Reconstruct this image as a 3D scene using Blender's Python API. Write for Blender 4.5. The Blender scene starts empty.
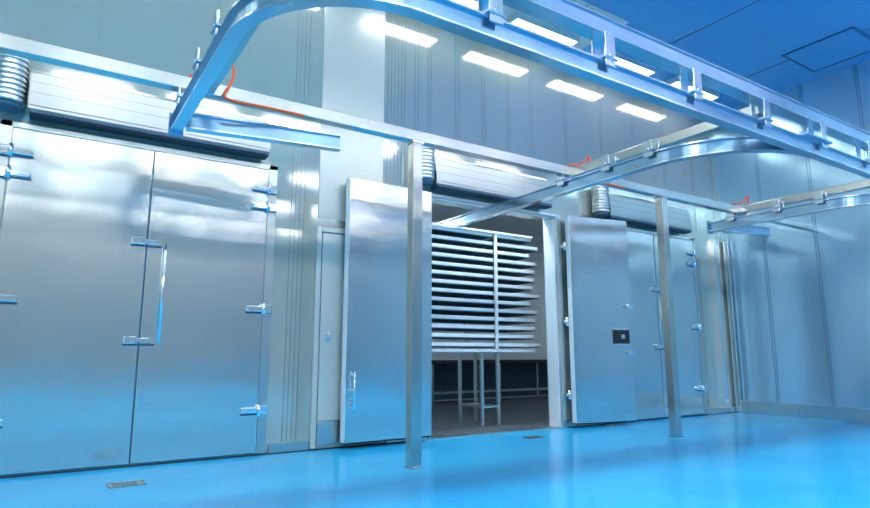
import bpy, bmesh, math
from mathutils import Vector, Matrix
scene=bpy.context.scene
scene.view_settings.view_transform='Standard'
scene.view_settings.look='None'
scene.view_settings.exposure=0.55

# ---------------------------------------------------------------- materials
def newmat(name):
    m=bpy.data.materials.new(name); m.use_nodes=True
    nt=m.node_tree; b=nt.nodes['Principled BSDF']
    return m,nt,b
def steel(name,col,rough,metal=1.0,bump=0.0,bscale=1.5,grain=(1,1,60),rv=0.05,bdist=0.02,var=0.06):
    m,nt,b=newmat(name)
    b.inputs['Metallic'].default_value=metal
    tc=nt.nodes.new('ShaderNodeTexCoord')
    b.inputs['Roughness'].default_value=rough
    if rv>0:
        mp=nt.nodes.new('ShaderNodeMapping'); mp.inputs['Scale'].default_value=grain
        nt.links.new(tc.outputs['Object'],mp.inputs['Vector'])
        n=nt.nodes.new('ShaderNodeTexNoise'); n.inputs['Scale'].default_value=3; n.inputs['Detail'].default_value=4
        nt.links.new(mp.outputs['Vector'],n.inputs['Vector'])
        r=nt.nodes.new('ShaderNodeMapRange')
        r.inputs['From Min'].default_value=0.3; r.inputs['From Max'].default_value=0.7
        r.inputs['To Min'].default_value=max(0.02,rough-rv); r.inputs['To Max'].default_value=rough+rv
        nt.links.new(n.outputs['Fac'],r.inputs['Value']); nt.links.new(r.outputs['Result'],b.inputs['Roughness'])
    n2=nt.nodes.new('ShaderNodeTexNoise'); n2.inputs['Scale'].default_value=bscale; n2.inputs['Detail'].default_value=2
    nt.links.new(tc.outputs['Object'],n2.inputs['Vector'])
    mx=nt.nodes.new('ShaderNodeMix'); mx.data_type='RGBA'
    mx.inputs[6].default_value=(*[c*(1-var) for c in col],1); mx.inputs[7].default_value=(*[min(1,c*(1+var)) for c in col],1)
    nt.links.new(n2.outputs['Fac'],mx.inputs[0]); nt.links.new(mx.outputs[2],b.inputs['Base Color'])
    if bump>0:
        bp=nt.nodes.new('ShaderNodeBump'); bp.inputs['Strength'].default_value=bump; bp.inputs['Distance'].default_value=bdist
        nt.links.new(n2.outputs['Fac'],bp.inputs['Height']); nt.links.new(bp.outputs['Normal'],b.inputs['Normal'])
    return m
def plain(name,col,rough=0.5,metal=0.0,nscale=6,var=0.08):
    m,nt,b=newmat(name)
    b.inputs['Metallic'].default_value=metal; b.inputs['Roughness'].default_value=rough
    n=nt.nodes.new('ShaderNodeTexNoise'); n.inputs['Scale'].default_value=nscale
    mx=nt.nodes.new('ShaderNodeMix'); mx.data_type='RGBA'
    mx.inputs[6].default_value=(*[c*(1-var) for c in col],1); mx.inputs[7].default_value=(*[min(1,c*(1+var)) for c in col],1)
    nt.links.new(n.outputs['Fac'],mx.inputs[0]); nt.links.new(mx.outputs[2],b.inputs['Base Color'])
    return m
def emit(name,col,s):
    m,nt,b=newmat(name)
    b.inputs['Base Color'].default_value=(*col,1)
    b.inputs['Emission Color'].default_value=(*col,1); b.inputs['Emission Strength'].default_value=s
    return m

M_wall=steel('wall_panel_steel',(0.60,0.63,0.565),0.09,0.55,0.10,1.0,rv=0)
M_wall_lt=steel('bright_panel_steel',(0.66,0.68,0.63),0.3,0.3,0.0,rv=0)
M_front=steel('far_wall_panel',(0.33,0.36,0.36),0.4,0.2,0.0,rv=0)
M_left=steel('left_wall_panel',(0.60,0.64,0.64),0.4,0.2,0.0,rv=0)
M_rwall=steel('side_wall_steel',(0.42,0.66,0.80),0.15,0.6,0.1,1.0,rv=0)  # blue base tint stands for reflections of the floor in the steel
M_door=steel('door_sheet_steel',(0.76,0.785,0.77),0.17,1.0,0.40,1.3,(1,1,40),0.02)
M_frame=steel('frame_steel',(0.62,0.67,0.66),0.28,1.0,rv=0)
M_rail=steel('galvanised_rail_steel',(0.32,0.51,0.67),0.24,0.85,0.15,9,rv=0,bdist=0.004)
M_raile=steel('pale_rail_flange_steel',(0.60,0.68,0.74),0.22,1.0,rv=0)  # flanges paler than the rail web
M_beam=steel('square_tube_steel',(0.56,0.58,0.56),0.22,1.0,rv=0)
M_cover=steel('header_cover_steel',(0.38,0.42,0.42),0.28,1.0,rv=0)
M_chrome=steel('polished_hardware',(0.9,0.92,0.94),0.10,1.0,rv=0)
M_dark=plain('dark_rubber_gap',(0.02,0.03,0.045),0.6)
M_gaskshadow=plain('grey_blue_gasket_and_shadow',(0.05,0.14,0.21),0.5)
M_seam=plain('panel_seam',(0.20,0.23,0.23),0.4,0.5)
M_black=plain('black_plastic',(0.015,0.015,0.018),0.4)
M_white=plain('white_tray_plastic',(0.88,0.93,0.96),0.35)
M_orange=plain('orange_cable_sheath',(0.95,0.12,0.02),0.4)
M_ceil=steel('ceiling_blue_reflection',(0.11,0.42,0.78),0.2,0.3,0.0,0.6,rv=0,var=0.03)  # blue of the floor's reflection put into the ceiling colour
M_ceilg=steel('ceiling_grey_panel',(0.72,0.74,0.68),0.3,0.1,0.0,0.6,rv=0,var=0.03)
M_in=plain('cold_room_panel',(0.68,0.78,0.84),0.5)
M_infloor=plain('cold_room_floor_dark',(0.13,0.15,0.18),0.35)
M_lampadd=emit('added_row_emitter',(1.0,1.0,0.98),33)  # unseen row, added to light the front of the room
M_lampf=emit('far_lamp_diffuser',(1.0,1.0,0.98),15)
M_lampn=emit('wall_side_lamp_diffuser',(1.0,1.0,0.98),8)
M_fillin=emit('cold_room_fill_emitter',(0.88,0.96,1.0),30)
M_lamphouse=plain('lamp_housing_white',(0.7,0.7,0.7),0.4)

def floor_mat():
    m,nt,b=newmat('blue_epoxy')
    tc=nt.nodes.new('ShaderNodeTexCoord')
    n=nt.nodes.new('ShaderNodeTexNoise'); n.inputs['Scale'].default_value=0.9; n.inputs['Detail'].default_value=5
    nt.links.new(tc.outputs['Object'],n.inputs['Vector'])
    cr=nt.nodes.new('ShaderNodeValToRGB')
    cr.color_ramp.elements[0].position=0.3; cr.color_ramp.elements[0].color=(0.008,0.49,0.97,1)
    cr.color_ramp.elements[1].position=0.7; cr.color_ramp.elements[1].color=(0.02,0.56,1.0,1)
    nt.links.new(n.outputs['Fac'],cr.inputs['Fac']); nt.links.new(cr.outputs['Color'],b.inputs['Base Color'])
    r=nt.nodes.new('ShaderNodeMapRange'); r.inputs['To Min'].default_value=0.10; r.inputs['To Max'].default_value=0.24
    nt.links.new(n.outputs['Fac'],r.inputs['Value']); nt.links.new(r.outputs['Result'],b.inputs['Roughness'])
    n2=nt.nodes.new('ShaderNodeTexNoise'); n2.inputs['Scale'].default_value=14
    nt.links.new(tc.outputs['Object'],n2.inputs['Vector'])
    bp=nt.nodes.new('ShaderNodeBump'); bp.inputs['Strength'].default_value=0.06; bp.inputs['Distance'].default_value=0.01
    nt.links.new(n2.outputs['Fac'],bp.inputs['Height']); nt.links.new(bp.outputs['Normal'],b.inputs['Normal'])
    return m
M_floor=floor_mat()

# ---------------------------------------------------------------- mesh builder
class B:
    def __init__(s): s.bm=bmesh.new(); s.mats=[]
    def mi(s,m):
        if m not in s.mats: s.mats.append(m)
        return s.mats.index(m)
    def box(s,a,b,m,bev=0.0,M=None):
        a=Vector(a); b=Vector(b)
        t=bmesh.new(); bmesh.ops.create_cube(t,size=1)
        for v in t.verts:
            v.co=Vector((a[k]+(b[k]-a[k])*(v.co[k]+0.5) for k in range(3)))
        if bev>0: bmesh.ops.bevel(t,geom=t.edges[:],offset=bev,segments=2,affect='EDGES',profile=0.5)
        if M: bmesh.ops.transform(t,matrix=M,verts=t.verts[:])
        bmesh.ops.recalc_face_normals(t,faces=t.faces[:])
        s._merge(t,m)
    def _merge(s,t,m,smooth=False):
        vm={}
        for v in t.verts: vm[v]=s.bm.verts.new(v.co)
        i=s.mi(m)
        for f in t.faces:
            try: nf=s.bm.faces.new([vm[v] for v in f.verts])
            except ValueError: continue
            nf.material_index=i; nf.smooth=smooth and len(f.verts)==4
        t.free()
    def cyl(s,p0,p1,r,m,seg=20):
        p0=Vector(p0);p1=Vector(p1); d=p1-p0
        t=bmesh.new(); bmesh.ops.create_cone(t,cap_ends=True,segments=seg,radius1=r,radius2=r,depth=d.length)
        M=d.to_track_quat('Z','Y').to_matrix().to_4x4(); M.translation=(p0+p1)/2
        bmesh.ops.transform(t,matrix=M,verts=t.verts[:]); s._merge(t,m,True)
    def lathe(s,c,prof,m,seg=32):
        t=bmesh.new(); rings=[]
        for r,z in prof:
            rings.append([t.verts.new((c[0]+r*math.cos(2*math.pi*k/seg),c[1]+r*math.sin(2*math.pi*k/seg),c[2]+z)) for k in range(seg)])
        for a,b in zip(rings,rings[1:]):
            for k in range(seg): t.faces.new([a[k],a[(k+1)%seg],b[(k+1)%seg],b[k]])
        t.faces.new(rings[0][::-1]); t.faces.new(rings[-1])
        s._merge(t,m,False)
    def sweep(s,path,prof,m,z):
        t=bmesh.new(); rings=[]; n=len(path)
        for i,p in enumerate(path):
            a=Vector(path[max(0,i-1)]); b=Vector(path[min(n-1,i+1)]); d=(b-a).normalized()
            nrm=Vector((-d.y,d.x))
            rings.append([t.verts.new((p[0]+nrm.x*u,p[1]+nrm.y*u,z+v)) for u,v in prof])
        k=len(prof)
        for a,b in zip(rings,rings[1:]):
            for j in range(k): t.faces.new([a[j],a[(j+1)%k],b[(j+1)%k],b[j]])
        t.faces.new(rings[0]); t.faces.new(rings[-1][::-1])
        bmesh.ops.recalc_face_normals(t,faces=t.faces[:])
        s._merge(t,m)
    def obj(s,name,parent=None,loc=None,rotz=None,org=None):
        me=bpy.data.meshes.new(name); 
        if org:
            for v in s.bm.verts: v.co-=Vector(org)
        s.bm.to_mesh(me); s.bm.free()
        for m in s.mats: me.materials.append(m)
        o=bpy.data.objects.new(name,me); scene.collection.objects.link(o)
        if org: o.location=org
        if loc: o.location=loc
        if rotz is not None: o.rotation_euler[2]=rotz
        if parent: o.parent=parent
        return o
def empty(name,loc=(0,0,0)):
    e=bpy.data.objects.new(name,None); e.location=loc; e.empty_display_size=0.2
    scene.collection.objects.link(e); return e

# ---------------------------------------------------------------- room
WY=6.33; RX=10.55; LX=-4.0; BY=-10.0; H=5.6; T=0.2
OX0,OX1,OZ=3.98,6.22,3.02
b=B(); b.box((LX-T,BY-T,-0.2),(RX+T,WY,0),M_floor); b.obj('floor')
b=B(); b.box((LX-T,BY-T,H),(6.5,WY+T,H+0.15),M_ceilg); b.box((6.5,BY-T,H),(RX+T,WY+T,H+0.15),M_ceil)
b.box((4.9,BY,H-0.006),(6.5,5.0,H-.0005),M_ceil)  # reflected blue painted on as a thin sheet over the grey
for x in [-2.5,-0.5,1.5,3.5,5.7,7.5,9.5]: b.box((x-0.004,BY,H-0.008),(x+0.004,WY,H+0.01),M_seam)
b.obj('ceiling')
b=B(); cx,cy=9.75,3.85
for (x0,y0,x1,y1) in [(-.5,-.5,.5,-.48),(-.5,.48,.5,.5),(-.5,-.5,-.48,.5),(.48,-.5,.5,.5)]:
    b.box((cx+x0,cy+y0,H-0.012),(cx+x1,cy+y1,H),M_gaskshadow)
b.box((cx-.46,cy-.46,H-0.008),(cx+.46,cy+.46,H),M_ceil); b.obj('ceiling_hatch')

b=B()
b.box((LX,WY,0),(OX0,WY+T,H),M_wall); b.box((OX1,WY,0),(RX,WY+T,H),M_wall)
b.box((OX0,WY,OZ),(OX1,WY+T,H),M_wall)
for x in [-3,-2,-1,2.2,2.3,3.40,3.50,3.60,3.80,4.0,4.45,4.9,5.35,5.8,6.5,7.3,8.1,8.9,9.7,10.3]:
    z0=0.0
    if -0.6<x<2.0 or 7.3<=x<9.7: z0=3.6
    if 3.9<x<6.6: z0=3.6
    if 3.3<x<3.9: z0=3.05
    for dx in (0,0.05):
        b.box((x+dx-0.003,WY-0.003,z0),(x+dx+0.003,WY+0.01,H-0.01),M_seam)
for x in [0.2,1.3]: b.box((x-0.003,WY-0.003,3.6),(x+0.003,WY+0.01,H-0.01),M_seam)
b.box((2.52,WY-0.012,2.55),(3.34,WY,H-0.005),M_wall_lt)
b.obj('wall_back')
b=B()
for x0,x1 in [(LX,-0.52),(2.06,2.48),(3.42,3.9),(6.3,7.3),(9.62,RX)]:
    b.box((x0,WY-0.03,0.012),(x1,WY-0.002,0.10),M_frame)
for x0,x1 in [(LX,OX0-0.1),(OX1+0.1,RX)]:
    b.box((x0,WY-0.035,0),(x1,WY-0.002,0.012),M_dark)
b.obj('baseboard_back')
b=B(); b.box((RX,BY,0),(RX+T,WY+T,H),M_rwall)
for y in [-7,-5,-3,-1,1,2.2,3.0,3.85,4.7,5.55]:
    for dy in (0,0.04): b.box((RX-0.004,y+dy-0.004,0.14),(RX+0.01,y+dy+0.004,H-0.01),M_gaskshadow)
b.obj('wall_right')
b=B(); b.box((RX-0.03,BY,0),(RX-0.001,WY-0.04,0.21),M_frame,0.004); b.obj('baseboard_right')
b=B(); b.box((RX-0.08,WY-0.12,0.0),(RX-0.035,WY-0.04,3.1),M_chrome); b.box((RX-0.42,WY-0.07,0.1),(RX-0.34,WY-0.002,3.1),M_chrome)
b.obj('corner_conduit_pipe')
b=B(); b.box((LX-T,BY,0),(LX,WY+T,H),M_left); b.obj('wall_left')
b=B(); b.box((LX-T,BY-T,0),(RX+T,BY,H),M_front); b.obj('wall_front')

# ---------------------------------------------------------------- cold room inside
b=B()
IX0,IX1,IY1,IH=2.6,13.0,11.6,3.7
b.box((IX0,WY+T,-0.2),(IX1,IY1,-0.005),M_infloor)
b.box((OX0-0.05,WY,-0.2),(OX1+0.05,WY+T,-0.004),M_infloor)
b.obj('floor_cold_room')
b=B()
b.box((IX0-T,WY+T,0),(IX0,IY1,IH),M_in); b.box((IX1,WY+T,0),(IX1+T,IY1,IH),M_in); b.box((IX0-T,IY1,0),(IX1+T,IY1+T,IH),M_in)
b.box((IX0,WY+T,0),(OX0-.01,WY+T+.05,IH),M_in); b.box((OX1+.01,WY+T,0),(IX1,WY+T+.05,IH),M_in)
b.obj('wall_cold_room')
b=B(); b.box((IX0-T,WY+T,IH),(IX1+T,IY1+T,IH+0.1),M_in); b.obj('ceiling_cold_room')
b=B()
b.box((5,IY1-0.9,0.82),(12.6,IY1-0.05,0.9),M_dark,0.01)
for x in [5.1,6.9,8.7,10.5,12.4]:
    for y in (IY1-0.85,IY1-0.12): b.box((x,y,0),(x+0.05,y+0.05,0.82),M_frame)
b.box((5,IY1-0.84,0.2),(12.5,IY1-0.81,0.25),M_frame)
b.box((5.1,IY1-0.1,0.02),(12.5,IY1-0.02,0.82),M_gaskshadow)
b.obj('work_bench')
for i,(x,y) in enumerate([(4.9,6.78),(6.0,6.78),(12.0,9.2),(3.4,9.6)]):  # unseen lamps added to brighten the trays and the interior
    b=B(); b.box((x-.5,y-.12,IH-.08),(x+.5,y+.12,IH-.001),M_lamphouse,0.01); b.box((x-.46,y-.09,IH-.09),(x+.46,y+.09,IH-.081),M_fillin)
    b.obj('cold_room_fill_light')

# ---------------------------------------------------------------- ceiling lights
def ceil_light(x,y,ml,hw):
    b=B()
    b.box((-.6,-hw-.02,-.09),(.6,-hw,0),M_lamphouse); b.box((-.6,hw,-.09),(.6,hw+.02,0),M_lamphouse)
    b.box((-.6,-hw,-.09),(-.57,hw,0),M_lamphouse); b.box((.57,-hw,-.09),(.6,hw,0),M_lamphouse)
    b.box((-.57,-hw,-.03),(.57,hw,0),M_lamphouse)
    b.box((-.56,-hw+.005,-.088),(.56,hw-.005,-.06),ml)
    b.obj('ceiling_light',loc=(x,y,H))
for y in (5.8,1.4,-1.8,-5,-8.3):
    for x in [-3.15,-1.4,0.35,2.1,3.85,5.6,7.35,9.1]:
        ceil_light(x,y,M_lampn if y>5 else (M_lampadd if y>1 else M_lampf),0.12 if y>5 else 0.15)  # the row nearest the main rail is unseen and added for its light

# ---------------------------------------------------------------- doors
def hinge(b,x,z,yf,side=1):
    b.cyl((x,yf-0.035,z-0.055),(x,yf-0.035,z+0.055),0.022,M_chrome,16)
    a,c=sorted([x-side*0.17,x-side*0.005]); b.box((a,yf-0.035,z-0.028),(c,yf,z+0.028),M_chrome,0.008)
    a,c=sorted([x+side*0.005,x+side*0.09]); b.box((a,yf-0.03,z-0.045),(c,yf+.0,z+0.045),M_chrome,0.008)
    b.cyl((x-side*0.15,yf-0.045,z),(x-side*0.15,yf-0.03,z),0.016,M_chrome,12)
    a,c=sorted([x-side*0.175,x+side*0.1]); b.box((a,yf-.002,z-.05),(c,yf+.0,z-.03),M_gaskshadow)  # painted shadow: dark strip on the sheet just below the hinge
def latch(b,x,z,yf):
    b.box((x-0.12,yf-0.03,z-0.022),(x+0.13,yf,z+0.022),M_chrome,0.008)
    b.box((x-0.14,yf-0.045,z-0.036),(x-0.03,yf,z+0.036),M_chrome,0.01)
    b.cyl((x+0.10,yf-0.05,z),(x+0.10,yf,z),0.03,M_chrome,16)
    b.box((x-.14,yf-.002,z-.05),(x+.13,yf+.0,z-.034),M_gaskshadow)  # dark strip painted as the latch's shadow
def vhandle(b,x,z0,z1,yf):
    b.cyl((x,yf-0.06,z0),(x,yf-0.06,z1),0.013,M_chrome,14)
    for z in (z0+.04,z1-.04): b.cyl((x,yf-0.06,z),(x,yf,z),0.009,M_chrome,12)
HZ=[2.78,2.58,1.48,0.45]
def closed_door(name,x0,xs,x1,ztop=3.0):
    e=empty(name,(xs,WY,0))
    def P(bb,n): bb.obj(n,parent=e,org=(xs,WY,0)).location=(0,0,0)
    b=B(); yf=WY-0.045
    b.box((x0,yf,0.03),(xs-0.006,WY-0.005,ztop),M_door,0.006); P(b,'leaf_1')
    b=B(); b.box((xs+0.006,yf,0.03),(x1,WY-0.005,ztop),M_door,0.006); P(b,'leaf_2')
    b=B(); b.box((xs-0.03,WY-0.03,0.02),(xs+0.03,WY-0.004,ztop),M_gaskshadow)
    b.box((x0,WY-0.035,0.015),(x1,WY-0.004,0.03),M_gaskshadow); P(b,'gasket')
    b=B()
    b.box((x0-0.10,WY-0.03,0.02),(x0-0.008,WY-0.002,ztop+0.06),M_frame,0.004)
    b.box((x1+0.008,WY-0.03,0.02),(x1+0.10,WY-0.002,ztop+0.06),M_frame,0.004)
    b.box((x0-0.10,WY-0.03,ztop+0.008),(x1+0.10,WY-0.002,ztop+0.06),M_frame,0.004); P(b,'frame')
    b=B()
    for z in HZ: hinge(b,x0+0.0,z,yf,-1); hinge(b,x1,z,yf,1)
    latch(b,xs,2.08,yf); latch(b,xs,1.14,yf); vhandle(b,xs+0.16,1.12,2.06,yf); P(b,'hardware')
    return e
closed_door('door_1',-0.38,0.77,1.92)
closed_door('door_3',7.4,8.45,9.5)

e=empty('door_2',(OX0,WY,0))
b=B()
J=M_white
b.box((OX0-0.09,WY-0.035,0),(OX0,WY-0.001,OZ+.04),M_frame,0.004); b.box((OX1,WY-0.035,0),(OX1+0.09,WY-0.001,OZ+.04),M_frame,0.004)
b.box((OX0,WY-0.035,OZ),(OX1,WY-0.001,OZ+.04),M_frame,0.004)
b.box((OX0+.001,WY,0),(OX0+0.02,WY+T,OZ-.001),J); b.box((OX1-0.02,WY,0),(OX1-.001,WY+T,OZ-.001),J)
b.box((OX0+.02,WY,OZ-0.02),(OX1-.02,WY+T,OZ-.001),M_frame)
b.box((OX0,WY-0.02,0.0),(OX1,WY+T,0.015),M_frame)
b.obj('frame',parent=e,org=(OX0,WY,0)).location=(0,0,0)
def leaf(name,hx,hy,ang,w,mirror,right):
    b=B(); s=-1 if mirror else 1
    def X(a,c): return sorted([s*a,s*c])
    x0,x1=X(0.0,w)
    b.box((x0+.006,-0.128,0.076),(x1-.006,-0.118,3.024),M_door,0.003)
    b.box((x0,-0.118,0.07),(x1,-0.02,3.03),M_white,0.008)
    b.box((x0+.03,-0.02,0.10),(x1-.03,0.0,2.98),M_gaskshadow,0.003)
    b.box((x0+.01,-0.10,0.05),(x1-.01,-0.03,0.07),M_dark)
    for z in HZ[1:]:
        a,c=X(-0.07,0.14); b.box((a,-0.015,z-.025),(c,0.012,z+.025),M_chrome,.006)
        b.cyl((s*-0.03,-0.03,z-.06),(s*-0.03,-0.03,z+.06),0.02,M_chrome,16)
    f=-0.128
    if right:
        b.box((0.66,f-.01,1.15),(0.98,f,1.39),M_chrome,0.004); b.box((0.68,f-.03,1.17),(0.96,f-.01,1.37),M_black,0.006)
        b.box((0.80,f-.05,1.24),(0.86,f-.03,1.30),M_chrome,0.006)
        for z in (1.72,1.04): b.cyl((w-0.05,f-.04,z),(w-0.05,f,z),0.035,M_chrome,20); b.box((w-.11,f-.05,z-.014),(w+.02,f-.03,z+.014),M_chrome,.004)
    else:
        x=s*(w-0.09); b.cyl((x,f-.04,0.42),(x,f-.04,0.82),0.012,M_chrome,12)
        for z in (0.46,0.62,0.78): b.box((x-.03,f-.045,z-.018),(x+.03,f,z+.018),M_chrome,.005)
    o=b.obj(name,parent=e); o.location=(hx-OX0,hy-WY,0); o.rotation_euler[2]=ang
leaf('leaf_left',3.95,WY-0.05,math.radians(1.5),1.14,True,False)
leaf('leaf_right',6.35,WY-0.07,math.radians(-11.5),1.04,False,True)

e4=empty('door_4',(2.5,WY,0))
b=B()
b.box((2.5,WY-0.04,0.02),(2.56,WY-.001,2.45),M_wall_lt,0.005); b.box((3.34,WY-0.04,0.02),(3.4,WY-.001,2.45),M_wall_lt,0.005)
b.box((2.56,WY-0.04,2.39),(3.34,WY-.001,2.45),M_wall_lt,0.005)
b.box((2.575,WY-0.03,0.3),(3.325,WY-.001,2.375),M_wall_lt,0.004); b.box((2.575,WY-0.03,0.05),(3.325,WY-.001,0.29),M_frame,0.004)
b.cyl((2.66,WY-0.07,1.15),(2.66,WY-0.07,1.27),0.012,M_chrome,12); b.box((2.62,WY-0.075,1.19),(2.70,WY-0.03,1.23),M_chrome,0.006)
b.obj('leaf',parent=e4,org=(2.5,WY,0)).location=(0,0,0)

def header(x0,x1,zb=3.15):
    b=B(); y=WY
    prof=[(0,0.40),(-0.10,0.40),(-0.12,0.36),(-0.16,0.345),(-0.16,0.26),(-0.185,0.25),(-0.185,0.155),(-0.21,0.145),(-0.21,0.03),(-0.20,0.03),(-0.20,0.0),(0,0.0)]
    t=bmesh.new()
    A=[t.verts.new((x0,y+p-0.001,zb+q)) for p,q in prof]; C=[t.verts.new((x1,y+p-0.001,zb+q)) for p,q in prof]
    n=len(prof)
    for i in range(n): t.faces.new([A[i],A[(i+1)%n],C[(i+1)%n],C[i]])
    t.faces.new(A[::-1]); t.faces.new(C); bmesh.ops.recalc_face_normals(t,faces=t.faces[:])
    b._merge(t,M_cover)
    b.box((x0+.02,y-0.205,zb-0.035),(x1-.01,y-0.05,zb-0.001),M_gaskshadow)
    b.box((x0+.02,y-0.19,zb-0.05),(x1-.01,y-0.05,zb-0.035),M_dark)
    for zz in (0.15,0.255,0.35):
        dd={0.15:0.2,0.255:0.175,0.35:0.15}[zz]
        b.box((x0+.01,y-dd-.008,zb+zz-.004),(x1-.01,y-dd+.02,zb+zz+.002),M_seam)
    b.obj('door_header_cover')
    b=B(); prof=[(0.05,0)]; nr=9; hh=0.42/nr
    for i in range(nr):
        z=i*hh; prof+= [(0.122,z),(0.135,z+hh*.25),(0.135,z+hh*.7),(0.122,z+hh*.95)]
    prof+=[(0.05,0.42)]
    b.lathe((x0-0.15,WY-0.15,zb+.02),prof,M_frame)
    b.cyl((x0-0.15,WY-0.15,zb-.02),(x0-0.15,WY-0.15,zb+.02),0.11,M_gaskshadow,24)
    b.obj('ribbed_drum_housing')
header(-0.29,1.87); header(4.00,6.0); header(7.22,9.3)

# ---------------------------------------------------------------- posts, frame beams and rails
PY=4.87
for x in (2.93,6.75):
    b=B(); b.box((x-.055,PY-.055,0.006),(x+.055,PY+.055,3.06),M_beam,0.006); b.box((x-.07,PY-.07,0),(x+.07,PY+.07,0.006),M_beam)
    b.box((x-.065,PY-.065,3.06),(x+.065,PY+.065,3.08),M_frame); b.obj('support_post')
conv=empty('overhead_conveyor_rail',(5,4,3))
b=B()
b.box((-3.98,PY-.05,3.08),(10.53,PY+.05,3.19),M_beam,0.006)
RXs=[0.79,4.96,8.40]
for x in RXs: b.box((x+.12,2.62,3.085),(x+.20,PY-.05,3.185),M_beam,0.006)
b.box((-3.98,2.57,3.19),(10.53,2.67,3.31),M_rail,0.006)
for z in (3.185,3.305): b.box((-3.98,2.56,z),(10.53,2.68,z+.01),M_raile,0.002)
for x in [9.9,-0.5]:
    b.box((x-.03,2.59,3.31),(x+.03,2.65,H-0.01),M_rail); b.box((x-.1,2.52,H-.012),(x+.1,2.72,H-.002),M_rail)
b.obj('support_frame',parent=conv,org=(5,4,3)).location=(0,0,0)

web=[(-.016,.012),(.016,.012),(.016,.128),(-.016,.128)]
flb=[(-.045,0),(.045,0),(.045,.014),(-.045,.014)]
flt=[(-.045,.126),(.045,.126),(.045,.14),(-.045,.14)]
ZR=2.86; MY=2.62
b=B()
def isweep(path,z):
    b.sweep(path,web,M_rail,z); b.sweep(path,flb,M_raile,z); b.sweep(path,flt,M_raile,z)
def arc(x,ystart,R,n=24):
    pts=[]
    cx,cy=x+R,MY+R
    for i in range(n+1):
        a=math.pi+ (math.pi/2)*i/n
        pts.append((cx+R*math.cos(a),cy+R*math.sin(a)))
    return [(x,ystart)]+[(x,ystart+(cy-ystart)*k/4) for k in range(1,4)]+pts
p1=arc(RXs[0],5.22,0.80)+[(k,MY) for k in (2.5,3.5,4.5,5.5,6.5,7.5,8.5,9.5,10.5)]
isweep(p1,ZR)
isweep(arc(RXs[1],9.0,1.05),ZR-0.001)
isweep(arc(RXs[2],5.25,1.0),ZR-0.002)
isweep([(0.85,5.14),(1.5,5.03),(2.15,4.93)],ZR+.004)
isweep([(8.46,5.14),(9.0,5.05),(9.55,4.95)],ZR+.004)
def hang(x,y,z1,rot=False):
    w=(0.05,0.008) if rot else (0.008,0.05)
    for s in (-1,1):
        ox,oy=(0,s*.055) if rot else (s*.055,0)
        b.box((x+ox-w[0],y+oy-w[1],ZR+.09),(x+ox+w[0],y+oy+w[1],z1),M_raile,0.003)
    b.box((x-.07,y-.07,ZR+.142),(x+.07,y+.07,ZR+.16),M_rail,0.003)
    b.cyl((x-.07,y,ZR+.17),(x+.07,y,ZR+.17),0.012,M_chrome,10) if not rot else b.cyl((x,y-.07,ZR+.17),(x,y+.07,ZR+.17),0.012,M_chrome,10)
for x in [2.1,3.1,4.1,5.1,6.1,7.1,8.1,9.1,10.1]: hang(x,MY,3.20,True)
for rx in RXs:
    hang(rx,PY,3.085)
    for y in (4.2,3.65):
        hang(rx,y,3.12); b.box((rx+.05,y-.03,3.09),(rx+.13,y+.03,3.12),M_rail)
b.box((1.55,MY-.07,ZR+.14),(1.7,MY+.07,ZR+.2),M_rail,.004)
for x in (5.95,9.35): b.box((x-.25,MY-.09,ZR+.141),(x+.25,MY+.14,ZR+.165),M_rail,.004); 
for rx in (RXs[0],RXs[2]): b.box((rx-.06,5.225,ZR-.03),(rx+.06,5.245,ZR+.16),M_rail,.003)
b.obj('rail',parent=conv,org=(5,4,3)).location=(0,0,0)

# ---------------------------------------------------------------- tray rack in cold room
b=B()
rx0,rx1,ry0,ry1=4.1,6.5,7.0,7.75
nt_=14
for i in range(nt_):
    z=1.12+i*(2.76-1.12)/(nt_-1)
    for xa,xb in ((rx0,5.59),(5.65,rx1-0.09*(i%2)-0.05*(i%3))):
        b.box((xa,ry0,z),(xb,ry0+.02,z+.06),M_white,0.004)
        b.box((xa,ry0,z),(xb,ry1,z+.012),M_gaskshadow)
        b.box((xb-.02,ry0,z),(xb,ry1,z+.05),M_white,0.004)
for x in (rx0+.02,5.62,6.3):
    for y in (ry0-.02,ry1+.02):
        if x>6 and y<7.5: continue
        b.box((x-.02,y-.02,1.05),(x+.02,y+.02,2.8),M_white,.003)
for y in (ry0-.02,ry1+.02):
    b.box((rx0,y-.02,1.05),(rx1-.15,y+.02,1.09),M_white); b.box((rx0,y-.02,2.82),(rx1-.15,y+.02,2.85),M_white)
for x in (5.42,5.72):
    for y in (ry0+.1,ry1-.1): b.box((x-.022,y-.022,0),(x+.022,y+.022,1.06),M_frame,.003)
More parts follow.
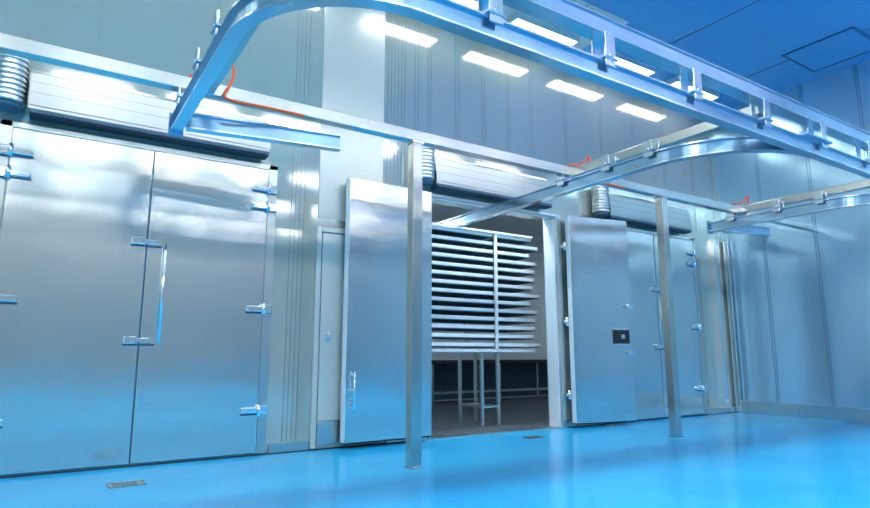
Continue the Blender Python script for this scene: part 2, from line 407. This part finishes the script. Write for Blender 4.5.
for y in (ry0+.1,ry1-.1): b.box((5.42,y-.015,.25),(5.72,y+.015,.28),M_frame)
for x in (5.42,5.72): b.box((x-.015,ry0+.1,.25),(x+.015,ry1-.1,.28),M_frame)
b.obj('tray_rack')

# ---------------------------------------------------------------- cables
def cable(pts,r=0.012):
    c=bpy.data.curves.new('orange_cable','CURVE'); c.dimensions='3D'; c.bevel_depth=r; c.bevel_resolution=3
    s=c.splines.new('NURBS'); s.points.add(len(pts)-1)
    for q,p in zip(s.points,pts): q.co=(*p,1)
    s.use_endpoint_u=True; s.order_u=3
    o=bpy.data.objects.new('orange_cable',c); o.data.materials.append(M_orange); scene.collection.objects.link(o)
for x in (1.0,5.2,8.6):
    cable([(x-.2,4.84,3.205),(x-.1,4.83,3.23),(x,4.82,3.24),(x+.07,4.80,3.3),(x+.12,4.79,3.38),(x+.14,4.79,3.28),(x+.1,4.79,3.16),(x+.05,4.79,3.08),(x+.12,4.79,3.05),(x+.35,4.79,3.065),(x+.75,4.80,3.07)])

# ---------------------------------------------------------------- floor drains
for x,y in ((0.66,5.45),(5.2,5.75)):
    b=B(); b.box((x-.13,y-.08,0),(x+.13,y+.08,0.006),M_seam)
    for i in range(8): b.box((x-.12+i*.032,y-.07,0.006),(x-.105+i*.032,y+.07,0.010),M_beam)
    b.box((x-.135,y-.085,0),(x+.135,y-.075,0.011),M_beam); b.box((x-.135,y+.075,0),(x+.135,y+.085,0.011),M_beam)
    b.obj('floor_drain')

# ---------------------------------------------------------------- world + camera
w=bpy.data.worlds.new('world'); scene.world=w; w.use_nodes=True
w.node_tree.nodes['Background'].inputs['Color'].default_value=(0.6,0.75,0.9,1); w.node_tree.nodes['Background'].inputs['Strength'].default_value=0.3
cam=bpy.data.cameras.new('camera'); cam.sensor_width=36; cam.lens=600/870*36; cam.clip_start=0.05
co=bpy.data.objects.new('camera',cam); co.location=(0,0,1.0); co.rotation_euler=(math.radians(99.6),0,math.radians(-33))
scene.collection.objects.link(co); scene.camera=co
